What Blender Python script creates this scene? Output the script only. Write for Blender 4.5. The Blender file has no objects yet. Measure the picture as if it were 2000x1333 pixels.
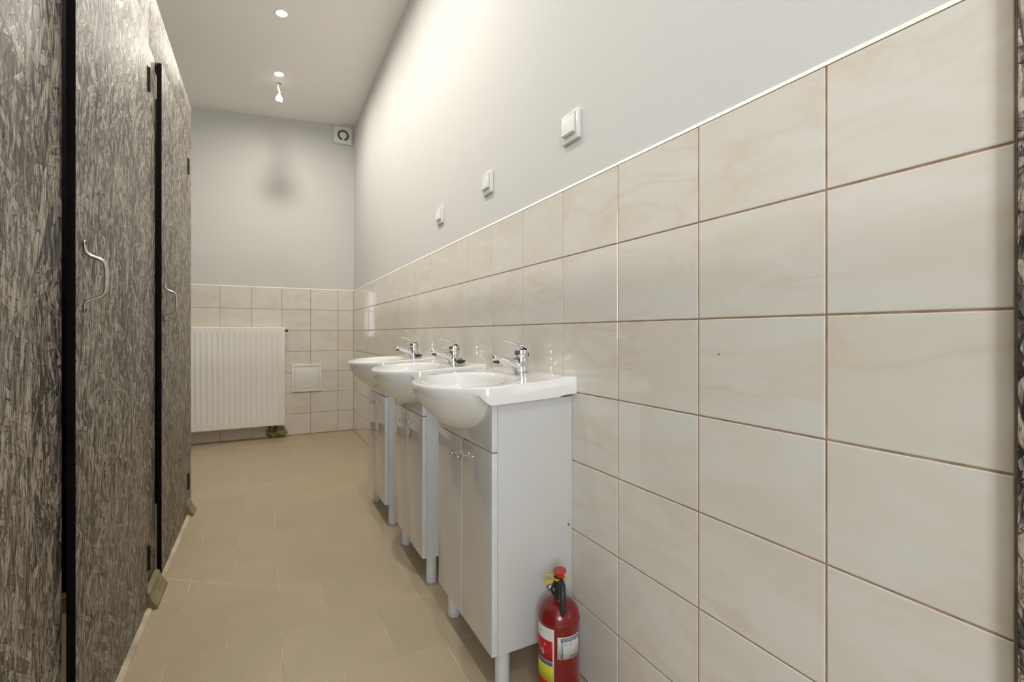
import bpy, bmesh, math, random
from mathutils import Vector, Matrix
random.seed(7)
PI = math.pi
SC = bpy.context.scene
COL = SC.collection

# ------------------------------------------------------------------ camera, world, light, exposure
TH = math.radians(27.78)
cam_d = bpy.data.cameras.new('camera'); cam = bpy.data.objects.new('camera', cam_d); COL.objects.link(cam)
cam.location = (0, 0, .975); cam.rotation_euler = (PI/2, 0, -TH)
cam_d.lens = 917/2000*36; cam_d.sensor_width = 36; cam_d.shift_y = -14.5/2000
cam_d.clip_start = .02
SC.camera = cam
SC.view_settings.view_transform = 'Standard'; SC.view_settings.look = 'None'
SC.view_settings.exposure = 1.08; SC.view_settings.gamma = 1.0
SC.view_settings.use_curve_mapping = False
SC.cycles.max_bounces = 8; SC.cycles.diffuse_bounces = 8; SC.cycles.glossy_bounces = 4; SC.cycles.transmission_bounces = 4
SC.cycles.caustics_reflective = False; SC.cycles.caustics_refractive = False
w = bpy.data.worlds.new('world'); SC.world = w; w.use_nodes = True
w.node_tree.nodes['Background'].inputs[0].default_value = (.75, .85, 1, 1)
w.node_tree.nodes['Background'].inputs[1].default_value = .6
LAMP_STRENGTH = 60          # glow of the visible diffuser
LAMP_WATT, LAMP_SPREAD = 4.15, math.radians(170)
LAMP_COL = (1, .94, .845)
XR, YB, XL, YF = .795, 4.95, -1.70, -2.30
# added cool fill light, set in a made-up window behind the camera
dl = bpy.data.lights.new('added_daylight', 'AREA'); dl.shape = 'RECTANGLE'; dl.size = .86; dl.size_y = 1.36
dl.energy = 29; dl.color = (.86, .93, 1)
dlo = bpy.data.objects.new('added_daylight', dl); COL.objects.link(dlo)
dlo.location = (-1.12, YF-.008, 1.6); dlo.rotation_euler = (PI/2, 0, 0)

def ceil_z(x): return 3.07 + .075*(x-.795)

# ------------------------------------------------------------------ node helpers and materials
def mat(name):
    m = bpy.data.materials.new(name); m.use_nodes = True
    return m, m.node_tree, m.node_tree.nodes['Principled BSDF']
def N(nt, t, **kw):
    n = nt.nodes.new(t)
    for k, v in kw.items(): setattr(n, k, v)
    return n
def setin(n, **kw):
    for k, v in kw.items():
        n.inputs[k.replace('_', ' ')].default_value = v
def L(nt, a, b): nt.links.new(a, b)
def ramp(nt, fac, stops):
    r = N(nt, 'ShaderNodeValToRGB'); L(nt, fac, r.inputs[0])
    e = r.color_ramp.elements
    e[0].position, e[0].color = stops[0][0], (*stops[0][1], 1) if len(stops[0][1]) == 3 else stops[0][1]
    e[1].position, e[1].color = stops[-1][0], (*stops[-1][1], 1)
    for p, c in stops[1:-1]:
        x = e.new(p); x.color = (*c, 1)
    return r.outputs[0]
def mixc(nt, fac, a, b, mode='MIX'):
    m = N(nt, 'ShaderNodeMix', data_type='RGBA', blend_type=mode)
    for s, v in ((m.inputs[0], fac), (m.inputs[6], a), (m.inputs[7], b)):
        if hasattr(v, 'is_linked'): L(nt, v, s)
        elif isinstance(v, (int, float)): s.default_value = v
        else: s.default_value = (*v, 1)
    return m.outputs[2]
def mathn(nt, op, a, b=0.0, c=None):
    m = N(nt, 'ShaderNodeMath', operation=op)
    for i, v in enumerate((a, b) if c is None else (a, b, c)):
        if hasattr(v, 'is_linked'): L(nt, v, m.inputs[i])
        else: m.inputs[i].default_value = v
    return m.outputs[0]
def bump(nt, bs, h, strength=.2, dist=.002):
    b = N(nt, 'ShaderNodeBump'); b.inputs['Strength'].default_value = strength; b.inputs['Distance'].default_value = dist
    L(nt, h, b.inputs['Height']); L(nt, b.outputs[0], bs.inputs['Normal'])
def noise(nt, vec, scale, detail=3, rough=.5, dist=0):
    n = N(nt, 'ShaderNodeTexNoise'); L(nt, vec, n.inputs['Vector'])
    n.inputs['Scale'].default_value = scale; n.inputs['Detail'].default_value = detail
    n.inputs['Roughness'].default_value = rough; n.inputs['Distortion'].default_value = dist
    return n.outputs[0]
def mapping(nt, vec, rot=(0, 0, 0), scale=(1, 1, 1), loc=(0, 0, 0)):
    m = N(nt, 'ShaderNodeMapping'); L(nt, vec, m.inputs[0])
    m.inputs['Rotation'].default_value = rot; m.inputs['Scale'].default_value = scale; m.inputs['Location'].default_value = loc
    return m.outputs[0]
def objcoord(nt, spread=0):
    t = N(nt, 'ShaderNodeTexCoord').outputs['Object']
    if not spread: return t
    i = N(nt, 'ShaderNodeObjectInfo')
    c = N(nt, 'ShaderNodeCombineXYZ')
    a = mathn(nt, 'MULTIPLY', i.outputs['Random'], spread)
    b = mathn(nt, 'MULTIPLY', i.outputs['Random'], spread*1.7)
    L(nt, a, c.inputs[0]); L(nt, b, c.inputs[1]); L(nt, a, c.inputs[2])
    v = N(nt, 'ShaderNodeVectorMath', operation='ADD'); L(nt, t, v.inputs[0]); L(nt, c.outputs[0], v.inputs[1])
    return v.outputs[0]
def simple(name, col, rough=.5, metal=0, coat=0, ns=0, nv=.06, bmp=0):
    m, nt, bs = mat(name)
    bs.inputs['Roughness'].default_value = rough; bs.inputs['Metallic'].default_value = metal
    bs.inputs['Coat Weight'].default_value = coat; bs.inputs['Coat Roughness'].default_value = .04
    v = objcoord(nt)
    n = noise(nt, v, ns or 30, 3)
    dark = tuple(c*(1-nv) for c in col); lite = tuple(min(1, c*(1+nv)) for c in col)
    L(nt, ramp(nt, n, [(.3, dark), (.7, lite)]), bs.inputs['Base Color'])
    if bmp: bump(nt, bs, n, bmp)
    return m

M = {}
def wall_mat(name, col):
    m, nt, bs = mat(name); v = objcoord(nt)
    n = noise(nt, v, 1.3, 3); n2 = noise(nt, v, 120, 4, .6); n3 = noise(nt, v, 9, 4, .6)
    L(nt, ramp(nt, n, [(.3, tuple(c*.975 for c in col)), (.7, col)]), bs.inputs['Base Color'])
    bs.inputs['Roughness'].default_value = .75
    h = mathn(nt, 'ADD', n3, mathn(nt, 'MULTIPLY', n2, .25)); bump(nt, bs, h, .3, .003)
    return m
M['plaster'] = wall_mat('wall_paint', (.635, .635, .622))
M['ceiling'] = wall_mat('ceiling_paint', (.94, .925, .895))
M['caulk'] = simple('white_caulk', (.86, .85, .80), .5, ns=60, nv=.05, bmp=.1)

# wall tile: glossy cream ceramic with peach marbling
m, nt, bs = mat('wall_tile_glaze'); M['tile'] = m
v = objcoord(nt, 9)
va = mapping(nt, v, rot=(math.radians(24), 0, math.radians(24)), scale=(1, 1, 3.0))
nA = noise(nt, va, 3.2, 5, .55, .6)
vein = mathn(nt, 'ABSOLUTE', mathn(nt, 'SUBTRACT', nA, .5))
vein_c = ramp(nt, vein, [(0, (1, 1, 1)), (.012, (.75, .75, .75)), (.05, (.22, .22, .22)), (.12, (0, 0, 0))])
nB = noise(nt, va, 3.0, 3, .5, .4)
patch = ramp(nt, nB, [(.42, (0, 0, 0)), (.62, (1, 1, 1))])
base = mixc(nt, patch, (.73, .71, .665), (.705, .67, .59))
nC = noise(nt, v, 2.6, 2)
veinm = mathn(nt, 'MULTIPLY', vein_c, ramp(nt, nC, [(.38, (.1, .1, .1)), (.62, (.6, .6, .6))]))
colr = mixc(nt, veinm, base, (.66, .56, .44))
nD = N(nt, 'ShaderNodeTexVoronoi'); nD.inputs['Scale'].default_value = 11; L(nt, v, nD.inputs['Vector'])
spot = mathn(nt, 'LESS_THAN', nD.outputs['Distance'], .02)
vs = N(nt, 'ShaderNodeSeparateColor'); L(nt, nD.outputs['Color'], vs.inputs[0])
spot = mathn(nt, 'MULTIPLY', spot, mathn(nt, 'GREATER_THAN', vs.outputs[0], .72))
colr = mixc(nt, spot, colr, (.06, .05, .04))
L(nt, colr, bs.inputs['Base Color'])
bs.inputs['Roughness'].default_value = .045; bs.inputs['IOR'].default_value = 1.52
bump(nt, bs, noise(nt, v, 14, 2), .05, .002)
M['grout'] = simple('brown_grout', (.40, .27, .185), .9, ns=25, nv=.25, bmp=.2)

# floor tile
m, nt, bs = mat('floor_tile_stoneware'); M['ftile'] = m
v = objcoord(nt, 5)
n1 = noise(nt, v, 260, 3, .7); n2 = noise(nt, v, 3, 3)
c1 = mixc(nt, ramp(nt, n2, [(.3, (0, 0, 0)), (.7, (1, 1, 1))]), (.43, .35, .235), (.48, .39, .27))
c2 = mixc(nt, ramp(nt, n1, [(.35, (0, 0, 0)), (.65, (1, 1, 1))]), mixc(nt, .16, c1, (.10, .08, .05)), c1)
L(nt, c2, bs.inputs['Base Color']); bs.inputs['Roughness'].default_value = .42
bump(nt, bs, n1, .12, .001)
M['fgrout'] = simple('floor_grout', (.54, .47, .35), .85, ns=8, nv=.3)

# painted OSB: strands of several directions under a thin black wash
def osb(name, rots, hi=(.50, .455, .40), lo=(.035, .031, .025), seed=0):
    m, nt, bs = mat(name); v = objcoord(nt, 6)
    cur = None; hsum = None
    wv = N(nt, 'ShaderNodeVectorMath', operation='ADD')
    nn = N(nt, 'ShaderNodeTexNoise'); nn.inputs['Scale'].default_value = 6; nn.inputs['Detail'].default_value = 2; L(nt, v, nn.inputs['Vector'])
    sc_ = N(nt, 'ShaderNodeVectorMath', operation='SCALE'); L(nt, nn.outputs['Color'], sc_.inputs[0]); sc_.inputs['Scale'].default_value = .035
    L(nt, v, wv.inputs[0]); L(nt, sc_.outputs[0], wv.inputs[1]); v = wv.outputs[0]
    for i, (deg, wd, ln) in enumerate(rots):
        mv = mapping(nt, mapping(nt, v, rot=(math.radians(deg), 0, 0)), scale=(0.0, 1/wd, 1/ln), loc=(0, 3.1*i+seed, 1.7*i))
        vo = N(nt, 'ShaderNodeTexVoronoi'); vo.inputs['Scale'].default_value = 1; L(nt, mv, vo.inputs['Vector'])
        vo.inputs['Randomness'].default_value = 1
        se = N(nt, 'ShaderNodeSeparateColor'); L(nt, vo.outputs['Color'], se.inputs[0])
        ve = N(nt, 'ShaderNodeTexVoronoi', feature='DISTANCE_TO_EDGE'); ve.inputs['Scale'].default_value = 1; L(nt, mv, ve.inputs['Vector'])
        fib = noise(nt, mapping(nt, mv, scale=(1, 5, .35)), 1.6, 3, .6)
        g = mathn(nt, 'ADD', mathn(nt, 'MULTIPLY', se.outputs[1], .55), mathn(nt, 'MULTIPLY', fib, .75))
        g = mathn(nt, 'MULTIPLY', g, mathn(nt, 'MINIMUM', mathn(nt, 'ADD', mathn(nt, 'MULTIPLY', ve.outputs[0], 9), .35), 1.0))
        if cur is None: cur = g
        else:
            msk = mathn(nt, 'GREATER_THAN', se.outputs[0], .52 if i < 3 else .7)
            cur = mixc(nt, msk, cur, g)
    big = noise(nt, v, 2.2, 3)
    fine = noise(nt, mapping(nt, v, scale=(1, 110, 16)), 1, 3, .65)
    f = mathn(nt, 'ADD', mathn(nt, 'MULTIPLY', cur, .8), mathn(nt, 'SUBTRACT', mathn(nt, 'MULTIPLY', fine, .75), .36))
    f = mathn(nt, 'ADD', f, mathn(nt, 'MULTIPLY', mathn(nt, 'SUBTRACT', big, .5), .35))
    fk = noise(nt, mapping(nt, v, scale=(1, 150, 30), loc=(0, seed, 0)), 1, 4, .7, .5)
    fk = ramp(nt, fk, [(.42, (.22, .20, .17)), (.55, (1, 1, 1))])
    mid = tuple((a*.42+b*.58) for a, b in zip(hi, lo))
    L(nt, mixc(nt, .92, ramp(nt, f, [(.28, lo), (.42, mid), (.60, hi)]), fk, 'MULTIPLY'), bs.inputs['Base Color'])
    bs.inputs['Roughness'].default_value = .42; bs.inputs['Specular IOR Level'].default_value = .5
    bump(nt, bs, f, .6, .0025)
    return m
M['osb'] = osb('black_washed_strand_board', [(4, .009, .07), (-24, .011, .08), (16, .010, .09), (48, .013, .07), (-58, .014, .07), (8, .012, .08)])
M['osb_b'] = osb('black_washed_strand_board_coarse', [(0, .010, .07), (35, .015, .08), (-36, .014, .09), (70, .017, .07), (-12, .012, .08), (20, .02, .10)], seed=5)
M['black'] = simple('black_board_edge', (.006, .006, .007), .7, ns=80, nv=.4, bmp=.2)
M['black'].node_tree.nodes['Principled BSDF'].inputs['Specular IOR Level'].default_value = .12
M['pine'] = simple('raw_pine', (.24, .20, .11), .6, ns=22, nv=.2, bmp=.1)
M['steel'] = simple('worn_steel', (.55, .53, .48), .28, 1, ns=60, nv=.15)
M['hinge'] = simple('black_hinge', (.010, .010, .010), .5, .3)
M['ceramic'] = simple('white_ceramic', (.88, .88, .87), .07, coat=.5, ns=4, nv=.01)
M['gloss'] = simple('glossy_white_front', (.60, .585, .56), .06, coat=.6, ns=3, nv=.012)
M['lam'] = simple('white_laminate', (.62, .62, .615), .32, ns=6, nv=.015)
M['edge'] = simple('pale_edge_banding', (.66, .68, .71), .35)
M['chrome'] = simple('chrome', (.86, .87, .88), .045, 1, ns=10, nv=.02)
M['darkhole'] = simple('dark_opening', (.012, .012, .013), .5)
M['rubber'] = simple('black_rubber', (.02, .02, .02), .45)
M['plastic'] = simple('white_plastic', (.80, .80, .785), .22, ns=12, nv=.01)
M['rad'] = simple('radiator_enamel', (.88, .875, .85), .28, ns=5, nv=.01)
M['foam'] = simple('yellowed_foam', (.36, .32, .17), .9, ns=28, nv=.45, bmp=.6)
M['red'] = simple('red_enamel', (.19, .005, .006), .25, coat=.4, ns=10, nv=.12)
M['redcap'] = simple('red_plastic_cap', (.50, .05, .03), .45)
M['yellow'] = simple('yellow_plastic', (.55, .45, .02), .4)
M['blkpl'] = simple('black_plastic', (.02, .023, .028), .35, ns=30, nv=.2)
M['lab_white'] = simple('label_white', (.62, .60, .55), .4, ns=40)
M['lab_red'] = simple('label_red', (.48, .01, .015), .35, ns=40)
M['lab_blue'] = simple('label_blue', (.08, .13, .26), .4, ns=40)
M['lab_grey'] = simple('label_grey_blue', (.30, .36, .40), .4, ns=40)
M['lab_yel'] = simple('label_yellow', (.60, .55, .02), .4, ns=40)
M['lab_blk'] = simple('label_ink', (.03, .03, .04), .5)
M['skyglass'] = None
def emis(name, col, s):
    m = bpy.data.materials.new(name); m.use_nodes = True; nt = m.node_tree
    b = nt.nodes['Principled BSDF']; b.inputs['Base Color'].default_value = (.8, .8, .8, 1)
    b.inputs['Emission Color'].default_value = (*col, 1); b.inputs['Emission Strength'].default_value = s
    return m
M['lamp'] = emis('lamp_diffuser', LAMP_COL, LAMP_STRENGTH)
m, nt, bs = mat('added_window_glass'); bs.inputs['Transmission Weight'].default_value = 1; bs.inputs['Roughness'].default_value = 0; bs.inputs['IOR'].default_value = 1.02
M['glass'] = m

# ------------------------------------------------------------------ mesh helpers
def link_mesh(name, me, parent=None, loc=None, rot=None):
    o = bpy.data.objects.new(name, me); COL.objects.link(o)
    if parent: o.parent = parent
    if loc: o.location = loc
    if rot: o.rotation_euler = rot
    return o
def obj(name, bm, mt, parent=None, smooth=False, loc=None, rot=None):
    me = bpy.data.meshes.new(name)
    bmesh.ops.recalc_face_normals(bm, faces=bm.faces)
    bm.to_mesh(me); bm.free()
    for x in (mt if isinstance(mt, (list, tuple)) else [mt]): me.materials.append(x)
    if smooth:
        me.polygons.foreach_set('use_smooth', [True]*len(me.polygons))
        if smooth != 'all': me.set_sharp_from_angle(angle=math.radians(38))
    return link_mesh(name, me, parent, loc, rot)
def box(bm, x0, x1, y0, y1, z0, z1, bev=0, mi=0):
    b = bmesh.new()
    vs = [b.verts.new((x, y, z)) for x in (x0, x1) for y in (y0, y1) for z in (z0, z1)]
    for f in ((0, 1, 3, 2), (4, 6, 7, 5), (0, 4, 5, 1), (2, 3, 7, 6), (0, 2, 6, 4), (1, 5, 7, 3)):
        b.faces.new([vs[i] for i in f])
    bmesh.ops.recalc_face_normals(b, faces=b.faces)
    if bev: bmesh.ops.bevel(b, geom=b.edges[:], offset=bev, segments=2, profile=.6, affect='EDGES')
    for f in b.faces: f.material_index = mi
    me = bpy.data.meshes.new('t'); b.to_mesh(me); b.free(); bm.from_mesh(me); bpy.data.meshes.remove(me)
    return bm
def nbox(name, mt, parent, x0, x1, y0, y1, z0, z1, bev=0):
    return obj(name, box(bmesh.new(), x0, x1, y0, y1, z0, z1, bev), mt, parent, smooth=bool(bev))
def lathe(bm, prof, n=32, mtx=None):
    rings = []
    for r, z in prof:
        if r < 1e-6: rings.append([bm.verts.new((0, 0, z))])
        else: rings.append([bm.verts.new((r*math.cos(2*PI*i/n), r*math.sin(2*PI*i/n), z)) for i in range(n)])
    for a, b in zip(rings, rings[1:]):
        for i in range(n):
            j = (i+1) % n
            if len(a) == 1 and len(b) == 1: continue
            if len(a) == 1: bm.faces.new((a[0], b[i], b[j]))
            elif len(b) == 1: bm.faces.new((a[i], b[0], a[j]))
            else: bm.faces.new((a[i], b[i], b[j], a[j]))
    if mtx is not None: bmesh.ops.transform(bm, matrix=mtx, verts=[v for r in rings for v in r])
    return bm
def tube(bm, pts, rad, n=12, flat=1.0, cap=True, up=Vector((0, 1, 0))):
    pts = [Vector(p) for p in pts]; rings = []
    for i, p in enumerate(pts):
        t = (pts[min(i+1, len(pts)-1)] - pts[max(i-1, 0)]).normalized()
        a = up.cross(t)
        if a.length < 1e-4: a = Vector((1, 0, 0)).cross(t)
        a.normalize(); b = t.cross(a)
        r = rad[i] if isinstance(rad, (list, tuple)) else rad
        fl = flat[i] if isinstance(flat, (list, tuple)) else flat
        rings.append([bm.verts.new(p + a*math.cos(2*PI*k/n)*r*fl + b*math.sin(2*PI*k/n)*r) for k in range(n)])
    for a, b in zip(rings, rings[1:]):
        for k in range(n): bm.faces.new((a[k], a[(k+1) % n], b[(k+1) % n], b[k]))
    if cap: bm.faces.new(rings[0]); bm.faces.new(rings[-1])
    return bm
def prism(bm, poly, axis, a0, a1):
    """extrude a 2D polygon along an axis ('x': poly is (y,z); 'y': poly is (x,z); 'z': (x,y))"""
    def P(p, a): return {'x': (a, p[0], p[1]), 'y': (p[0], a, p[1]), 'z': (p[0], p[1], a)}[axis]
    A = [bm.verts.new(P(p, a0)) for p in poly]; B = [bm.verts.new(P(p, a1)) for p in poly]
    n = len(poly)
    for i in range(n): bm.faces.new((A[i], A[(i+1) % n], B[(i+1) % n], B[i]))
    bm.faces.new(A); bm.faces.new(B); return bm
def thing(name, label, cat, loc=(0, 0, 0), rotz=0, group=None):
    o = bpy.data.objects.new(name, None); COL.objects.link(o); o.location = loc; o.rotation_euler = (0, 0, rotz)
    o.empty_display_size = .05
    return tag(o, label, cat, group)
def tag(o, label, cat, group=None):
    o['label'] = label; o['category'] = cat
    if group: o['group'] = group
    return o
def struct(o): o['kind'] = 'structure'; return o
def dup(root, loc, label, group=None):
    r = root.copy(); COL.objects.link(r); r.location = loc; r['label'] = label
    if group: r['group'] = group
    for ch in list(root.children):
        c = ch.copy(); COL.objects.link(c); c.parent = r
        for g in ch.children:
            d = g.copy(); COL.objects.link(d); d.parent = c
    return r

# ------------------------------------------------------------------ room shell
TT = .0065                       # tile thickness
floor = struct(nbox('floor', M['fgrout'], None, XL-.1, XR+.12, YF-.1, YB+.12, -.12, -.0012))
wall_right = struct(nbox('wall_right', M['plaster'], None, XR+.004, XR+.12, YF-.1, YB+.12, -.0012, 3.2))
wall_back = struct(nbox('wall_back', M['plaster'], None, XL-.1, XR+.004, YB+.004, YB+.12, -.0012, 3.2))
wall_left = struct(nbox('wall_left', M['plaster'], None, XL-.1, XL, YF-.1, YB+.004, -.0012, 3.2))
bm = bmesh.new()                # wall behind the camera, with an opening for the added window
for b in ((XL, -1.62, -.0012, 3.2), (-.62, XR+.004, -.0012, 3.2), (-1.62, -.62, -.0012, .85), (-1.62, -.62, 2.35, 3.2)):
    box(bm, b[0], b[1], YF-.1, YF, b[2], b[3])
wall_front = struct(obj('wall_front', bm, M['plaster']))
bm = bmesh.new()
prism(bm, [(XL-.1, ceil_z(XL-.1)), (XR+.12, ceil_z(XR+.12)), (XR+.12, 3.3), (XL-.1, 3.3)], 'y', YF-.1, YB+.12)
ceiling = struct(obj('ceiling', bm, M['ceiling']))
win = struct(bpy.data.objects.new('added_window_1', None)); COL.objects.link(win); win.location = (-1.12, YF, .85); win.rotation_euler = (0, 0, PI)  # unseen window, made up to hold the daylight fill
bm = bmesh.new()
for b in ((-.50, -.44, 0, 1.5), (.44, .50, 0, 1.5), (-.44, .44, 0, .06), (-.44, .44, 1.44, 1.5), (-.03, .03, .06, 1.44)):
    box(bm, b[0], b[1], .01, .05, b[2], b[3])
obj('added_window_frame', bm, M['plastic'], win)
nbox('added_pane', M['glass'], win, -.44, -.03, .028, .032, .06, 1.44); nbox('added_pane', M['glass'], win, .03, .44, .028, .032, .06, 1.44)

# grout beds behind the wall tiles
nbox('grout_bed', M['grout'], wall_right, XR+.002, XR+.0045, .2157, YB+.004, 0, 1.404)
nbox('grout_bed', M['grout'], wall_back, XL, XR+.002, YB+.002, YB+.0045, 0, 1.404)
# caulk line on top of the tiles
trim1 = struct(obj('trim_1', prism(bmesh.new(), [(XR-.0005, 1.4045), (XR+.006, 1.4045), (XR+.006, 1.413), (XR+.003, 1.413)], 'y', .2157, YB+.003), M['caulk']))
trim2 = struct(obj('trim_2', prism(bmesh.new(), [(YB-.0005, 1.4045), (YB+.006, 1.4045), (YB+.006, 1.413), (YB+.003, 1.413)], 'x', XL, XR+.003), M['caulk']))

tile_cache = {}
def tile_mesh(w_, h_, mt, t=TT, c=.0012, tag_='tile'):
    """a tile lying in local yz, centred, front face at x=0 facing -x, pillowed edge"""
    k = (round(w_, 4), round(h_, 4), tag_)
    if k in tile_cache: return tile_cache[k]
    b = bmesh.new()
    def ring(x, ins):
        return [b.verts.new((x, sy*(w_/2-ins), sz*(h_/2-ins))) for sy, sz in ((-1, -1), (1, -1), (1, 1), (-1, 1))]
    R = [ring(t, 0), ring(c*.9, 0), ring(c*.25, c*.5), ring(0, c*1.6)]
    for A, B in zip(R, R[1:]):
        for i in range(4): b.faces.new((A[i], A[(i+1) % 4], B[(i+1) % 4], B[i]))
    b.faces.new(R[-1]); b.faces.new(R[0])
    bmesh.ops.recalc_face_normals(b, faces=b.faces)
    me = bpy.data.meshes.new('tile'); b.to_mesh(me); b.free(); me.materials.append(mt)
    tile_cache[k] = me
    return me
G = .0034
rows = [(.005+.2*k, .205+.2*k) for k in range(7)]
def cuts(lo, hi, origin, pitch):
    k = math.ceil((lo-origin)/pitch + 1e-6); c = [lo]
    while origin+k*pitch < hi-1e-6:
        if origin+k*pitch-lo > .01: c.append(origin+k*pitch)
        k += 1
    return c+[hi]
ys = cuts(.2157, YB, .431, .2502)
for y0, y1 in zip(ys, ys[1:]):
    for z0, z1 in rows:
        j = random.uniform(-1, 1)
        link_mesh('tile', tile_mesh(y1-y0-G, z1-z0-G, M['tile']), wall_right,
                  (XR + random.uniform(-.0003, .0003), (y0+y1)/2, (z0+z1)/2), (0, .0012*random.uniform(-1, 1), .0012*j))
xs = cuts(XL, XR, .6455, .2505)
for x0, x1 in zip(xs, xs[1:]):
    for z0, z1 in rows:
        link_mesh('tile', tile_mesh(x1-x0-G, z1-z0-G, M['tile']), wall_back,
                  ((x0+x1)/2, YB + random.uniform(-.0003, .0003), (z0+z1)/2), (0, 0, PI/2 + .0012*random.uniform(-1, 1)))
# running-bond floor tiles
GF = .0025
k0 = math.floor((YF-2.0)/.2975)
k = k0
while 2.0+.2975*k < YB:
    y0, y1 = max(2.0+.2975*k, YF), min(2.0+.2975*(k+1), YB)
    k += 1
    if y1-y0 < .02: continue
    org = -.105 if (k-1) % 2 else .0475
    xs = cuts(XL, XR, org, .3045)
    for x0, x1 in zip(xs, xs[1:]):
        if x1-x0 < .02: continue
        # tile mesh lies in yz facing -x; turn it to face up
        link_mesh('tile', tile_mesh(x1-x0-GF, y1-y0-GF, M['ftile'], .008, .0012, 'floor'), floor,
                  ((x0+x1)/2, (y0+y1)/2, random.uniform(-.0002, .0002)), (0, PI/2, PI/2))

# ------------------------------------------------------------------ toilet cubicle partition (left)
DX, SX, DT = -.365, -.386, .016
part = thing('toilet_partition', 'black-washed strand board toilet partition along the left side with three doors', 'partition', (-.40, 1.8, 0))
def ppart(name, mt, y0, y1, z0, z1, x0=None, x1=None, bev=.0008, parent=part):
    x0 = SX-.018 if x0 is None else x0; x1 = SX if x1 is None else x1
    cx, cy, cz = (x0+x1)/2, (y0+y1)/2, (z0+z1)/2
    o = obj(name, box(bmesh.new(), x0-cx, x1-cx, y0-cy, y1-cy, z0-cz, z1-cz, bev), mt, None, smooth=True)
    me = o.data
    # cut edges of the boards are painted plain black
    me.materials.append(M['black'])
    for p in me.polygons:
        if abs(p.normal.x) < .6 and abs(p.normal.y) > .5: p.material_index = 1
    px = Vector((0, 0, 0)) if parent is None else parent.location
    o.parent = parent; o.location = Vector((cx, cy, cz)) - px
    return o
DOORS = [(.385, 1.132), (1.351, 2.067), (2.319, 3.042)]
STILES = [(1.136, 1.3445), (2.071, 2.312), (3.046, 3.345)]
TOPZ = 2.315
for i, (a, b) in enumerate(STILES):
    ppart('stile_panel', M['osb_b'] if i == 0 else M['osb'], a, b, .004, 2.062)
ppart('stile_panel', M['osb'], .16, .38, .004, 2.062)
hb = [(.16, 1.24), (1.2403, 2.2), (2.2003, 3.345)]
for a, b in hb: ppart('header_board', M['osb'], a, b, 2.0625, TOPZ)
for y in (1.235, 2.20, 3.327):
    ppart('divider_panel', M['osb'], y-.009, y+.009, .004, TOPZ, XL+.002, SX-.0185)
for (a, b) in DOORS:
    # top corner of each panel is seen as a thin line: leave a 3 mm joint to the header
    d = ppart('door', M['osb'], a, b, .012, 2.058, DX-DT, DX)
    cx, cy, cz = DX-DT/2, (a+b)/2, (.012+2.058)/2
    # bent steel pull handle with flattened, screwed ends
    hy = a + .049 - cy
    X0 = DX - cx
    P = [(.002, 1.190), (.0025, 1.172), (.004, 1.160), (.014, 1.151), (.030, 1.147), (.038, 1.139), (.041, 1.127), (.041, 1.08), (.038, 1.067), (.030, 1.058), (.014, 1.054), (.004, 1.047), (.0025, 1.038), (.002, 1.020)]
    bm = bmesh.new()
    rr = [.0025, .0025, .0042]+[.0048]*8+[.0042, .0025, .0025]
    ff = [2.6, 2.6, 1.4]+[1]*8+[1.4, 2.6, 2.6]
    # smooth the path
    pts = [Vector((X0+p[0], hy, p[1]-cz)) for p in P]
    tube(bm, pts, rr, 12, ff, up=Vector((1, 0, 0)))
    h = obj('handle', bm, M['steel'], d, smooth='all')
    sub = h.modifiers.new('s', 'SUBSURF'); sub.levels = sub.render_levels = 1
    bm = bmesh.new()
    for zz in (1.181, 1.029):
        lathe(bm, [(0, .0022), (.0035, .0018), (.004, 0)], 10, Matrix.Translation((X0+.0035, hy, zz-cz)) @ Matrix.Rotation(PI/2, 4, 'Y'))
    sco = obj('screw', bm, M['hinge'], d, smooth=True)
    for z0 in (1.832, .137):
        bm = box(bmesh.new(), X0-.001, X0+.002, b-cy-.012, b-cy+.001, z0-cz, z0+.086-cz)
        tube(bm, [(X0+.003, b-cy+.003, z0-cz), (X0+.003, b-cy+.003, z0+.086-cz)], .0045, 10)
        hh = obj('hinge', bm, M['hinge'], d, smooth=True)
def skirt(y0, y1, px0=-.3865, depth=.052):
    poly = [(0, 0), (depth, 0), (depth*.97, .010), (depth*.80, .022), (depth*.62, .040), (depth*.52, .058), (depth*.40, .064), (depth*.22, .064)]
    return obj('skirting_block', prism(bmesh.new(), [(p[0], p[1]) for p in poly], 'y', -(y1-y0)/2, (y1-y0)/2), M['pine'], part,
               loc=Vector((px0, (y0+y1)/2, .0005)) - part.location)
skirt(2.055, 2.245); skirt(3.01, 3.12)
# skirting on the divider inside the middle cubicle, seen through the slit beside its door
o = obj('skirting_board', prism(bmesh.new(), [(0, 0), (.014, 0), (.014, .05), (.006, .064), (0, .064)], 'x', 0, 1.28), M['pine'], part)
o.location = Vector((XL+.005, 2.19, .0005)) - part.location; o.scale = (1, -1, 1)
struct(obj('baseboard_left', prism(bmesh.new(), [(-.385, 0), (-.350, 0), (-.350, .004), (-.356, .0105), (-.385, .0105)], 'y', .16, 2.053), M['fgrout']))
struct(obj('baseboard_left.001', prism(bmesh.new(), [(-.385, 0), (-.350, 0), (-.350, .004), (-.356, .0105), (-.385, .0105)], 'y', 2.248, 3.008), M['fgrout']))

# board post at the right edge of the frame
post = obj('board_post', box(bmesh.new(), -.010, .010, -.09, .09, -1.15, 1.15, .001), M['osb_b'], None, smooth=True, loc=(.7845, .119, 1.152))
tag(post, 'grey strand board post standing against tiled wall at the right picture edge', 'post')

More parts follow.
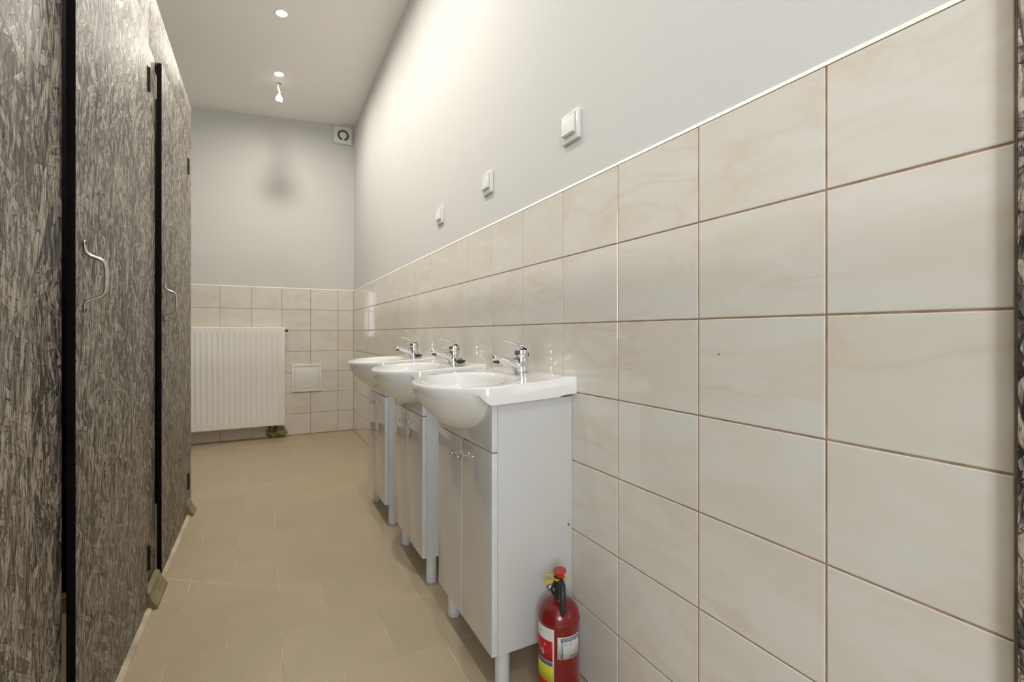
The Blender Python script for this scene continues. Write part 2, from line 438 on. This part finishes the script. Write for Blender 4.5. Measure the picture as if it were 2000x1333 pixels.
# ------------------------------------------------------------------ vanities
LAB = [('nearest', 'with the red fire extinguisher beside it'), ('middle', 'between two others'), ('farthest', 'closest to the radiator')]
VY = [1.3475, 1.969, 2.603]
W2 = .2165
def make_vanity(cy, label):
    t = thing('vanity_cabinet', label, 'cabinet', (XR-.001, cy, 0), 0, 'vanity cabinets along the tiled wall')
    D = .241; z0, z1 = .108, .792
    nbox('side_panel', M['lam'], t, -D, 0, -W2, -W2+.016, z0, z1, .0006)
    nbox('side_panel', M['lam'], t, -D, 0, W2-.016, W2, z0, z1, .0006)
    nbox('bottom_panel', M['lam'], t, -D+.001, -.004, -W2+.0165, W2-.0165, z0, z0+.016)
    nbox('back_rail', M['lam'], t, -.02, -.004, -W2+.0165, W2-.0165, .70, .79)
    F = -D-.001
    def front(name, y0, y1, a, b):
        o = nbox(name, M['gloss'], t, F-.017, F, y0, y1, a, b, .0009)
        o.data.materials.append(M['edge'])
        for p in o.data.polygons:
            if abs(p.normal.y) > .8: p.material_index = 1
        return o
    front('apron', -W2, W2, .657, .788)
    for s, (a, b) in ((-1, (-W2, -.0012)), (1, (.0012, W2))):
        d = front('door', a, b, z0+.002, .654)
        bm = bmesh.new()
        lathe(bm, [(0, 0), (.0065, 0), (.0065, .002), (.0035, .005), (.0032, .013), (.0062, .018), (.0078, .023), (.0070, .027), (.004, .0295), (0, .030)], 16,
              Matrix.Translation((F-.0172, s*.024, .605)) @ Matrix.Rotation(-PI/2, 4, 'Y'))
        obj('knob', bm, M['chrome'], d, smooth=True)
    for sx in (-D+.028, -.035):
        for sy in (-W2+.03, W2-.03):
            bm = lathe(bmesh.new(), [(0, 0), (.020, 0), (.022, .003), (.021, .03), (.021, .1), (.026, .104), (.026, .1078), (0, .1078)], 20, Matrix.Translation((sx, sy, .0004)))
            obj('leg', bm, M['lam'], t, smooth=True)
    bm = lathe(bmesh.new(), [(0, .002), (.004, .0015), (.0045, 0)], 12, Matrix.Translation((-.012, -W2, .42)) @ Matrix.Rotation(PI/2, 4, 'X'))
    obj('screw_cap', bm, M['steel'], t, smooth=True)
    return t
def copy_thing(src, y, label): return dup(src, (src.location.x, y, src.location.z), label)
van = make_vanity(VY[0], 'nearest glossy white vanity cabinet, red fire extinguisher standing beside it')
copy_thing(van, VY[1], 'middle glossy white vanity cabinet between the nearest and the farthest one')
copy_thing(van, VY[2], 'farthest glossy white vanity cabinet, closest to the radiator')

# basin ------------------------------------------------------------
def basin_outline():
    half = [(0, .2400), (.05, .2400), (.12, .2395), (.20, .239), (.262, .2375), (.280, .233), (.292, .224), (.308, .211), (.332, .188), (.355, .160), (.376, .125), (.391, .085), (.399, .045), (.402, 0)]
    return half
def ray_out(poly, c, ang):
    d = (math.cos(ang), math.sin(ang)); best = None
    for (x0, y0), (x1, y1) in zip(poly, poly[1:]+poly[:1]):
        ex, ey = x1-x0, y1-y0; den = d[0]*ey - d[1]*ex
        if abs(den) < 1e-12: continue
        tt = ((x0-c[0])*ey - (y0-c[1])*ex)/den; s = ((x0-c[0])*d[1] - (y0-c[1])*d[0])/den
        if tt > 0 and -1e-6 <= s <= 1+1e-6 and (best is None or tt > best): best = tt
    return best
def catmull(p, n=5):
    out = []
    for i in range(len(p)-1):
        a, b, c, d = p[max(i-1, 0)], p[i], p[i+1], p[min(i+2, len(p)-1)]
        for k in range(n):
            t = k/n
            out.append(tuple(.5*((2*b[j]) + (-a[j]+c[j])*t + (2*a[j]-5*b[j]+4*c[j]-d[j])*t*t + (-a[j]+3*b[j]-3*c[j]+d[j])*t**3) for j in range(2)))
    out.append(p[-1]); return out
def make_basin_mesh():
    half = basin_outline(); half = [half[0]]+catmull(half[1:], 4)
    poly = half + [(u, -v) for u, v in reversed(half[:-1])]
    c = (.235, 0.0)
    angs = [2*PI*i/120 for i in range(120)]
    ca = math.atan2(.24, -.235); angs += [ca, -ca+2*PI, ca-.02, ca+.02, 2*PI-ca-.02, 2*PI-ca+.02]
    ins = .007
    angs = sorted(set(round(a % (2*PI), 6) for a in angs))
    R = [ray_out(poly, c, a) for a in angs]
    n = len(angs)
    def top(u, v):
        z = .848 - .020*min(1, u/.40)
        # raised ledge along the wall
        t = max(0, min(1, (.055-u)/.02)); z += .004*t*t*(3-2*t)
        return z
    # inner bowl radius per angle: superellipse, flat towards the tap
    def inner(a):
        ca_, sa = math.cos(a), math.sin(a)
        au = .140 if ca_ > 0 else .125; av = .196; e = 2.15
        return (abs(ca_/au)**e + abs(sa/av)**e)**(-1/e)
    bm = bmesh.new(); rings = []
    def ring(fn): rings.append([bm.verts.new(fn(i, angs[i], R[i])) for i in range(n)])
    def at(a, r, z=None, dz=0):
        u, v = c[0]+math.cos(a)*r, c[1]+math.sin(a)*r
        return (-u, v, (top(u, v) if z is None else z)+dz)
    fl = []
    for a, r in zip(angs, R):
        u, v = c[0]+math.cos(a)*r, math.sin(a)*r
        t = max(0, min(1, (u-.268)/.040)); fl.append(t*t*(3-2*t))
    # --- underside, from the bottom up
    for s in (.0, .12, .26, .40, .52, .63, .72, .79, .85, .90, .935, .965, .985, 1.0):
        def f(i, a, r, s=s):
            t = fl[i]
            lim = .80+.20*t; base = .049*(1-t)+.017*t; dp = .150
            q = min(1, s/lim)
            d = base + (dp-base)*(1-q**(1.68+.07*(1-t)))**(.62+.10*t)
            sft = .010*(1-s)             # bowl bottom lies a little towards the room
            p = at(a, r*s*.998, z=.848)
            tz = top(c[0]+math.cos(a)*r, math.sin(a)*r)
            return (p[0]-sft, p[1], tz-d)
        ring(f)
    ring(lambda i, a, r: at(a, r, z=top(c[0]+math.cos(a)*r, 0)-(.046*(1-fl[i])+.012*fl[i])))
    ring(lambda i, a, r: at(a, r, z=top(c[0]+math.cos(a)*r, 0)-.006))
    ring(lambda i, a, r: at(a, r-.0018, z=top(c[0]+math.cos(a)*r, 0)-.0018))
    ring(lambda i, a, r: at(a, r-.006))
    def lerp_ring(f, dz=0): ring(lambda i, a, r: at(a, (r-.006)*(1-f)+min(inner(a), r-.016)*f, dz=dz))
    for f in (.15, .3, .5, .7, .88): lerp_ring(f)
    lerp_ring(.97, -.0008)
    for s, d in ((.985, .004), (.965, .012), (.94, .026), (.90, .044), (.84, .062), (.75, .080), (.62, .096), (.46, .107), (.28, .113), (.12, .116)):
        ring(lambda i, a, r, s=s, d=d: at(a, min(inner(a), r-.016)*s, z=.838-d))
    for A, B in zip(rings, rings[1:]):
        for i in range(n):
            j = (i+1) % n
            try: bm.faces.new((A[i], A[j], B[j], B[i]))
            except ValueError: pass
    bm.faces.new(rings[-1])
    bmesh.ops.remove_doubles(bm, verts=bm.verts, dist=1e-5)
    return bm
def make_basin(cy, label):
    t = thing('washbasin', label, 'washbasin', (XR-.001, cy, 0), 0, 'white washbasins along the tiled wall')
    o = obj('bowl', make_basin_mesh(), M['ceramic'], t, smooth=True)
    o.data.set_sharp_from_angle(angle=math.radians(60))
    mt = Matrix.Translation((-.1225, 0, .806)) @ Matrix.Rotation(math.radians(-70), 4, 'Y')
    obj('overflow_ring', lathe(bmesh.new(), [(.0062, .000), (.0066, .0022), (.009, .0024), (.0105, .0004), (.0105, -.002)], 20, mt), M['chrome'], t, smooth=True)
    obj('overflow_hole', lathe(bmesh.new(), [(0, .0012), (.0063, .0012), (.0063, -.001)], 16, mt), M['darkhole'], t)
    obj('drain', lathe(bmesh.new(), [(0, .0008), (.012, .001), (.014, .003), (.030, .0035), (.032, .001), (.032, -.004)], 28, Matrix.Translation((-.235, 0, .722))), M['chrome'], t, smooth=True)
    return t
bas = make_basin(VY[0], 'nearest white ceramic washbasin, empty deck, on the cabinet beside the fire extinguisher')
copy_thing(bas, VY[1], 'middle white ceramic washbasin with black stopper on its deck')
copy_thing(bas, VY[2], 'farthest white ceramic washbasin, closest to the radiator, black stopper on deck')

def make_faucet(cy, label):
    t = thing('faucet', label, 'faucet', (.744, cy, .8448), 0, 'chrome mixer faucets on the washbasins')
    obj('base_ring', lathe(bmesh.new(), [(0, 0), (.0245, 0), (.025, .0015), (.025, .0035), (.0235, .005), (.021, .0055), (.0205, .0075), (0, .0075)], 36), M['chrome'], t, smooth=True)
    bm = lathe(bmesh.new(), [(.0225, .006), (.0232, .012), (.0235, .03), (.0230, .045), (.0226, .053), (.0218, .0540), (.0218, .0552), (.0226, .0565), (.0230, .066), (.0218, .075), (.016, .080), (0, .081)], 36)
    obj('faucet_body', bm, M['chrome'], t, smooth=True)
    bm = bmesh.new()
    tube(bm, [(-.004, 0, .022), (-.018, 0, .027), (-.035, 0, .0345), (-.055, 0, .042), (-.075, 0, .048), (-.090, 0, .0515), (-.099, 0, .0525), (-.103, 0, .0515)],
         [.0195, .0190, .0165, .0142, .0130, .0124, .0115, .008], 20, [1.1, 1.1, 1, .9, .86, .86, .88, .88])
    obj('spout', bm, M['chrome'], t, smooth='all')
    obj('aerator', lathe(bmesh.new(), [(0, .002), (.0085, .002), (.0098, .0), (.0102, .012), (.009, .014)], 20, Matrix.Translation((-.0915, 0, .036)) @ Matrix.Rotation(math.radians(12), 4, 'Y')), M['blkpl'], t, smooth=True)
    # lever: hood over the body that runs out into a flat blade
    bm = bmesh.new()
    secs = [(.020, .060, .0195, .004), (.019, .076, .0205, .006), (.010, .088, .0205, .0065), (-.004, .0935, .019, .006), (-.020, .097, .0155, .0045), (-.038, .102, .0125, .0032), (-.054, .1065, .0105, .0026), (-.066, .1085, .0085, .0024), (-.071, .1085, .005, .0016)]
    rg = []
    for k, (x, z, hw, ht) in enumerate(secs):
        rg.append([bm.verts.new((x + (0 if k else .0), hw*math.cos(q), z+ht*math.sin(q) - (.006*(1-min(1, max(0, (k-1)/4))))*math.cos(q)**2)) for q in [2*PI*i/16 for i in range(16)]])
    for A, B in zip(rg, rg[1:]):
        for i in range(16): bm.faces.new((A[i], A[(i+1) % 16], B[(i+1) % 16], B[i]))
    bm.faces.new(rg[0]); bm.faces.new(rg[-1])
    lv = obj('lever', bm, M['chrome'], t, smooth='all')
    obj('temperature_dot', lathe(bmesh.new(), [(0, .001), (.0028, .0008), (.003, 0)], 12, Matrix.Translation((-.0214, 0, .067)) @ Matrix.Rotation(-PI/2, 4, 'Y')), M['plastic'], t)
    return t
fau = make_faucet(VY[0], 'chrome mixer faucet on the nearest washbasin')
copy_thing(fau, VY[1], 'chrome mixer faucet on the middle washbasin')
copy_thing(fau, VY[2], 'chrome mixer faucet on the farthest washbasin')

def stopper(x, y, z, label, rz):
    t = thing('sink_stopper', label, 'stopper', (x, y, z), rz, 'black rubber stoppers on the washbasin decks')
    obj('plug', lathe(bmesh.new(), [(0, 0), (.014, 0), (.016, .002), (.018, .008), (.021, .0085), (.021, .0115), (.018, .0125), (.006, .013), (0, .013)], 24), M['rubber'], t, smooth=True)
    bm = bmesh.new()
    tube(bm, [(-.010, 0, .0125), (-.007, 0, .018), (0, 0, .0205), (.007, 0, .018), (.010, 0, .0125)], .0022, 8, up=Vector((0, 1, 0)))
    obj('pull_loop', bm, M['rubber'], t, smooth=True)
stopper(.752, 1.905, .8470, 'black rubber stopper on the middle washbasin, right of its faucet', .4)
stopper(.752, 2.538, .8470, 'black rubber stopper on the farthest washbasin, right of its faucet', 1.2)

# ------------------------------------------------------------------ socket covers
def make_socket(y, label):
    t = thing('socket_cover', label, 'socket', (XR+.0038, y, 1.579), 0, 'white wall sockets above the tiles')
    nbox('frame', M['plastic'], t, -.011, 0, -.042, .042, -.042, .042, .0025)
    bm = bmesh.new()
    prism(bm, [(-.011, .033), (-.0135, .031), (-.0205, -.017), (-.0205, -.023), (-.018, -.024), (-.011, -.024)], 'y', -.029, .029)
    bmesh.ops.bevel(bm, geom=bm.edges[:], offset=.0015, segments=2, affect='EDGES')
    obj('lid', bm, M['plastic'], t, smooth=True)
    nbox('recess', M['lam'], t, -.0115, -.0105, -.033, .033, -.034, .036, 0)
    return t
sock = make_socket(1.136, 'white square wall socket with hinged lid above the nearest washbasin')
copy_thing(sock, 1.717, 'white square wall socket with hinged lid above the middle washbasin')
copy_thing(sock, 2.296, 'white square wall socket with hinged lid, farthest and smallest of the three')

# ------------------------------------------------------------------ fan vent, access panel, radiator
t = thing('exhaust_fan', 'small square white exhaust fan with round opening high in the wall corner', 'fan', (.694, YB+.004, 2.955))
bm = box(bmesh.new(), -.083, .083, -.022, 0, -.083, .083, .003); obj('cover', bm, M['plastic'], t, smooth=True)
bm = bmesh.new()
A = math.radians(292); st = math.radians(-90+17)
a0 = -90+14; steps = 40
ring_pts = [math.radians(a0 + (360-28)*i/steps) for i in range(steps+1)]
ri, ro = .034, .055
vin = [bm.verts.new((ri*math.cos(q), -.0235, ri*math.sin(q))) for q in ring_pts]; von = [bm.verts.new((ro*math.cos(q), -.0235, ro*math.sin(q))) for q in ring_pts]
vib = [bm.verts.new((ri*math.cos(q), -.021, ri*math.sin(q))) for q in ring_pts]; vob = [bm.verts.new((ro*math.cos(q), -.021, ro*math.sin(q))) for q in ring_pts]
for i in range(steps):
    bm.faces.new((vin[i], vin[i+1], von[i+1], von[i])); bm.faces.new((von[i], von[i+1], vob[i+1], vob[i])); bm.faces.new((vin[i], vin[i+1], vib[i+1], vib[i]))
obj('air_slot', bm, simple('fan_slot', (.10, .085, .07), .7), t)
obj('centre_disc', lathe(bmesh.new(), [(0, .005), (.030, .005), (.034, .003), (.034, 0)], 32, Matrix.Translation((0, -.0215, 0)) @ Matrix.Rotation(PI/2, 4, 'X')), M['plastic'], t, smooth=True)

t = thing('access_panel', 'small square white access panel in tiled wall right of the radiator', 'access panel', (.361, YB-.0006, .548))
bm = bmesh.new()
for b in ((-.132, .132, .108, .132), (-.132, .132, -.132, -.108), (-.132, -.108, -.108, .108), (.108, .132, -.108, .108)):
    box(bm, b[0], b[1], -.010, 0, b[2], b[3], .0015)
obj('frame', bm, M['plastic'], t, smooth=True)
nbox('panel_door', M['plastic'], t, -.106, .106, -.0075, -.001, -.106, .106, .001)

RX0, RX1, RZ0, RZ1, RYF = -1.05, .164, .125, 1.033, 4.845
rad = thing('radiator', 'white ribbed panel radiator on tiled back wall, partly behind the partition', 'radiator', ((RX0+RX1)/2, 4.89, RZ0))
cx = (RX0+RX1)/2; W = (RX1-RX0)/2; H = RZ1-RZ0
def rad_panel(yf, yb, name):
    bm = bmesh.new(); p = .0423; nn = int((2*W-.03)/p); x0 = -W+.015
    cols = [-W, -W+.012]
    prof = [(0, 0), (.30, 0), (.42, 1), (.88, 1), (1.0, 0)]
    xs_ = [(-W, 0), (-W+.01, 0)]
    for i in range(nn):
        for f, d in prof[:-1]: xs_.append((x0+(i+f)*p, d))
    xs_ += [(x0+nn*p, 0), (W, 0)]
    zs = [(.0, 0, 4), (.004, 0, 0), (.045, 0, 0), (.052, .3, 0), (.060, 1, 0), (H-.060, 1, 0), (H-.052, .3, 0), (H-.045, 0, 0), (H-.004, 0, 0), (H, 0, 4)]
    grid = [[bm.verts.new((x, yf + (.0027*d*g) + e*.001, z)) for (x, d) in xs_] for (z, g, e) in zs]
    for r0, r1 in zip(grid, grid[1:]):
        for i in range(len(xs_)-1): bm.faces.new((r0[i], r0[i+1], r1[i+1], r1[i]))
    # returns to the back
    bt = [bm.verts.new((v.co.x, yb, v.co.z)) for v in grid[-1]]; bb = [bm.verts.new((v.co.x, yb, v.co.z)) for v in grid[0]]
    for i in range(len(xs_)-1):
        bm.faces.new((grid[-1][i], grid[-1][i+1], bt[i+1], bt[i])); bm.faces.new((grid[0][i], grid[0][i+1], bb[i+1], bb[i]))
    for idx in (0, -1):
        for r in range(len(zs)-1):
            pass
    bm.faces.new([r[0] for r in grid]+[bt[0], bb[0]]); bm.faces.new([r[-1] for r in grid]+[bt[-1], bb[-1]])
    bm.faces.new([bb[0], bb[-1], bt[-1], bt[0]])
    return obj(name, bm, M['rad'], rad, smooth=True)
rad_panel(-.045, -.028, 'front_panel')
nbox('rear_panel', M['rad'], rad, -W, W, .030, .045, 0, H)
nbox('side_cover', M['rad'], rad, W-.001, W+.002, -.040, .046, .010, H-.004, .0006)
nbox('side_cover', M['rad'], rad, -W-.002, -W+.001, -.040, .046, .010, H-.004, .0006)
bm = bmesh.new()
for i in range(58): box(bm, -W+.012+i*.0206, -W+.024+i*.0206, -.026, .028, H-.004, H-.001)
box(bm, -W, W, -.028, -.024, H-.004, H); box(bm, -W, W, .026, .030, H-.004, H)
g = obj('top_grille', bm, M['rad'], rad)
for xx in (-.4, .4): nbox('bracket', M['rad'], rad, xx-.015, xx+.015, .045, .0595, .1, H-.1)
bm = lathe(bmesh.new(), [(0, 0), (.010, 0), (.010, .012), (.013, .014), (.013, .026), (.010, .029), (0, .029)], 16, Matrix.Translation((W+.002, .0, H-.030)) @ Matrix.Rotation(PI/2, 4, 'Y'))
obj('vent_valve', bm, M['blkpl'], rad, smooth=True)
# supply pipes going into the foam filled hole
bm = bmesh.new()
for xx in (W-.075, W-.125): tube(bm, [(xx, .010, .004), (xx, .012, -.03), (xx, .03, -.055), (xx, .054, -.065)], .009, 12)
obj('supply_pipe', bm, simple('pipe_brown', (.10, .07, .04), .6), rad, smooth=True)

bm = bmesh.new(); bmesh.ops.create_icosphere(bm, subdivisions=4, radius=1)
from mathutils import noise as mn
for v_ in bm.verts:
    d = 1 + .28*mn.noise(v_.co*2.1+Vector((3, 1, 0))) + .13*mn.noise(v_.co*6)
    c_ = v_.co*d
    # two pits for the pipes
    for px, pz, pr in ((-.36, .25, .34), (.42, .5, .22), (-.05, -.3, .16)):
        dd = math.hypot(c_.x-px, c_.z-pz)
        if dd < pr and c_.y < 0: c_.y *= .1
    v_.co = Vector((c_.x*.088, min(c_.y, .35)*.028, c_.z*.046))
fo = obj('pipe_foam', bm, M['foam'], None, smooth='all', loc=(.098, YB-.010, .046))
tag(fo, 'yellowed lump of sealing foam around the pipe hole below the radiator', 'sealing foam')

# ------------------------------------------------------------------ ceiling
def downlight(x, y, label):
    t = thing('downlight', label, 'ceiling light', (x, y, ceil_z(x)), 0, 'round recessed ceiling downlights')
    t.rotation_euler = (0, -math.atan(.075), 0)
    obj('ring_frame', lathe(bmesh.new(), [(.031, -.0005), (.032, -.003), (.036, -.004), (.040, -.0025), (.041, .0005)], 32), M['plastic'], t, smooth=True)
    ld = bpy.data.lights.new('downlight_lamp', 'AREA'); ld.shape = 'DISK'; ld.size = .056; ld.energy = LAMP_WATT; ld.spread = LAMP_SPREAD; ld.color = LAMP_COL
    lo = bpy.data.objects.new('lamp', ld); COL.objects.link(lo); lo.parent = t; lo.location = (0, 0, -.0075)
    obj('diffuser', lathe(bmesh.new(), [(0, -.0065), (.015, -.0062), (.024, -.0050), (.029, -.0030), (.0312, -.0005)], 32), M['lamp'], t)
    return t
ly = [4.12, 3.33, 2.54, 1.75, -.62]  # last one is an unseen lamp, added behind the camera to balance the light
names = ['farthest round recessed downlight in the ceiling, beside the dangling cable', 'second farthest round recessed downlight in the ceiling'] + ['round recessed downlight in the ceiling ' + q for q in ('level with the farthest washbasin', 'between the middle and nearest washbasins', 'added unseen behind the camera')]
dl0 = downlight(.10, ly[0], names[0])
for i, y in enumerate(ly[1:]):
    dup(dl0, (.095, y, ceil_z(.095)), names[i+1])
for y, n_ in ((.75, 'first'), (1.72, 'middle'), (2.75, 'last')):  # unseen lamps added to brighten the dark cubicles
    dup(dl0, (-1.0, y, ceil_z(-1.0)), 'unseen round recessed ceiling downlight added over the %s toilet cubicle' % n_)
# dangling cable with connector
zc = ceil_z(.102)
t = thing('ceiling_cable', 'short white cable with terminal block dangling from a hole in ceiling', 'cable', (.102, 4.278, zc))
obj('hole_rim', lathe(bmesh.new(), [(0, -.0006), (.017, -.0006), (.017, .0002)], 20), simple('raw_hole', (.16, .12, .08), .9), t)
bm = bmesh.new(); tube(bm, [(0, 0, .0), (-.006, 0, -.03), (.004, 0, -.06), (.006, 0, -.082)], .006, 10, up=Vector((0, 1, 0)))
obj('cord', bm, M['plastic'], t, smooth=True)
bm = bmesh.new()
for dx, dy, L_ in ((-.013, 0, .135), (-.004, .006, .14), (.008, -.005, .142), (.018, .003, .132)):
    tube(bm, [(.006, 0, -.080), (dx*.8, dy, -.10), (dx*1.6, dy, -L_+.01)], .0035, 6)
obj('wire', bm, M['plastic'], t, smooth=True)
nbox('terminal_block', M['plastic'], t, -.022, .026, -.010, .010, -.150, -.122, .003)

# ------------------------------------------------------------------ fire extinguisher
EX, EY = .688, 1.040
cdir = Vector((-EX, -EY)).normalized(); rdir = Vector((-cdir.y, cdir.x)) 
fe = thing('fire_extinguisher', 'red fire extinguisher with paper labels standing on floor beside the nearest cabinet', 'fire extinguisher', (EX, EY, 0), math.atan2(cdir.y, cdir.x)+PI/2)
# local frame: -y faces the camera, +x is image right
RB = .0545
prof = [(0, .004), (.030, .004), (.046, 0), (.051, .001), (.054, .006), (RB, .012), (RB, .226), (.0553, .2285), (.0553, .232), (.0542, .2345), (.053, .243), (.049, .254), (.041, .2645), (.030, .271), (.018, .2745), (.015, .279), (0, .279)]
obj('cylinder', lathe(bmesh.new(), prof, 64), M['red'], fe, smooth=True)
def cylpatch(name, mt, parent, p0, p1, z0, z1, off, n=18):
    bm = bmesh.new(); r = RB+off
    qs = [math.radians(p0+(p1-p0)*i/n) for i in range(n+1)]
    lo = [bm.verts.new((r*math.sin(q), -r*math.cos(q), z0)) for q in qs]; hi = [bm.verts.new((r*math.sin(q), -r*math.cos(q), z1)) for q in qs]
    for i in range(n): bm.faces.new((lo[i], lo[i+1], hi[i+1], hi[i]))
    o = obj(name, bm, mt, parent, smooth='all')
    s = o.modifiers.new('t', 'SOLIDIFY'); s.thickness = .00015; s.offset = 1
    return o
def cyltext(name, txt, size, phi, z, off, mt, parent, align='LEFT'):
    cu = bpy.data.curves.new(name, 'FONT'); cu.body = txt; cu.size = size; cu.align_x = align; cu.resolution_u = 2
    tmp = bpy.data.objects.new('t', cu); COL.objects.link(tmp)
    dg = bpy.context.evaluated_depsgraph_get(); me = bpy.data.meshes.new_from_object(tmp.evaluated_get(dg))
    COL.objects.unlink(tmp); bpy.data.objects.remove(tmp)
    r = RB+off; p0 = math.radians(phi)
    for v_ in me.vertices:
        q = p0 + v_.co.x/r; zz = z+v_.co.y
        v_.co = (r*math.sin(q), -r*math.cos(q), zz)
    me.name = name; me.materials.clear(); me.materials.append(mt)
    return link_mesh(name, me, parent)
fl1 = cylpatch('front_label', M['lab_white'], fe, -78, -13, .070, .2235, .0002); fl1['label'] = 'white, red, blue and yellow instruction label'
cylpatch('red_field', M['lab_red'], fl1, -78, -17, .141, .192, .0005)
cylpatch('blue_band', M['lab_blue'], fl1, -78, -17, .1295, .139, .0005)
cylpatch('yellow_field', M['lab_yel'], fl1, -78, -17, .088, .128, .0005)
cylpatch('lower_red_field', M['lab_red'], fl1, -78, -17, .071, .087, .0005)
cyltext('symbol', '^', .016, -62, .200, .0007, M['lab_blk'], fl1)
cyltext('symbol', 'A', .012, -44, .176, .0009, M['lab_white'], fl1)
cyltext('symbol', '>B', .020, -66, .152, .0009, M['lab_white'], fl1)
for k in range(3): cyltext('small_print', '-----'[:5-k], .006, -42+k*2, .106-k*.005, .0009, M['lab_blk'], fl1)
fl2 = cylpatch('inspection_label', M['lab_white'], fe, -4, 66, .150, .206, .0002); fl2['label'] = 'white and blue inspection label'
cylpatch('blue_header', M['lab_blue'], fl2, 5, 64, .194, .2035, .0005)
cylpatch('side_stripe', M['lab_grey'], fl2, 3.5, 11, .152, .194, .0004)
cylpatch('side_stripe', M['lab_blue'], fl2, 8.5, 10.5, .152, .194, .0006)
cyltext('header_text', 'KONSERWACJA', .0092, 10, .1955, .0008, M['lab_white'], fl2)
bm_d = []
for k in range(11): cylpatch('tick_mark', M['lab_blk'], fl2, -1, 2.5, .1545+k*.0037, .1549+k*.0037, .0005, 3)
for a in (14, 27):
    for z in (.183, .1875): cyltext('print_line', 'XXX', .0042, a, z, .0006, M['lab_blk'], fl2)
cyltext('print_line', '. . . . . . .', .007, 13, .176, .0006, M['lab_grey'], fl2)
cylpatch('footer_stripe', M['lab_blue'], fl2, 30, 60, .1535, .157, .0005)
# head
obj('neck', lathe(bmesh.new(), [(0, .277), (.0145, .277), (.0145, .284), (.0115, .286), (.0115, .300), (.0135, .302), (.0145, .322), (.0135, .329), (0, .329)], 24), M['blkpl'], fe, smooth=True)
bm = bmesh.new()
tube(bm, [(.002, .002, .317), (.005, -.012, .322), (.008, -.026, .318), (.009, -.034, .302), (.009, -.037, .283), (.009, -.038, .264), (.009, -.0385, .250)], [.011, .0125, .0125, .012, .0115, .011, .009], 16, [.8, .8, .75, .75, .75, .75, .75], up=Vector((0, 0, 1)))
obj('nozzle', bm, M['blkpl'], fe, smooth='all')
bm = bmesh.new()
tube(bm, [(-.004, 0, .288), (-.016, -.01, .294), (-.020, -.012, .306), (-.012, -.008, .318)], .004, 8)
obj('carry_loop', bm, M['blkpl'], fe, smooth=True)
obj('push_cap', lathe(bmesh.new(), [(0, .331), (.0095, .331), (.0095, .340), (.0155, .343), (.0175, .347), (.0172, .3505), (.0145, .352), (0, .3515)], 24, Matrix.Translation((.003, 0, .34)) @ Matrix.Rotation(math.radians(-6), 4, 'Y') @ Matrix.Translation((0, 0, -.34))), M['redcap'], fe, smooth=True)
bm = lathe(bmesh.new(), [(.0145, .328), (.0165, .328), (.0165, .3325), (.0145, .3325)], 24)
tube(bm, [(.012, -.008, .331), (.024, -.010, .3315)], .0025, 8)
obj('yellow_collar', bm, M['yellow'], fe, smooth=True)
bm = bmesh.new()
pts = [(-.0275+.0125*math.cos(q), -.008, .329+.0115*math.sin(q)) for q in [2*PI*i/20 for i in range(21)]]
tube(bm, pts, .0019, 8, cap=False, up=Vector((0, 1, 0))); tube(bm, [(-.016, -.008, .326), (-.036, -.009, .320)], .0025, 8)
obj('safety_pin_ring', bm, M['yellow'], fe, smooth=True)
bm = lathe(bmesh.new(), [(0, 0), (.008, 0), (.0085, .002), (.0085, .010), (.0075, .012), (0, .012)], 20, Matrix.Translation((-.020, -.004, .3085)) @ Matrix.Rotation(math.radians(-115), 4, 'Y'))
ga = obj('pressure_gauge', bm, M['steel'], fe, smooth=True)
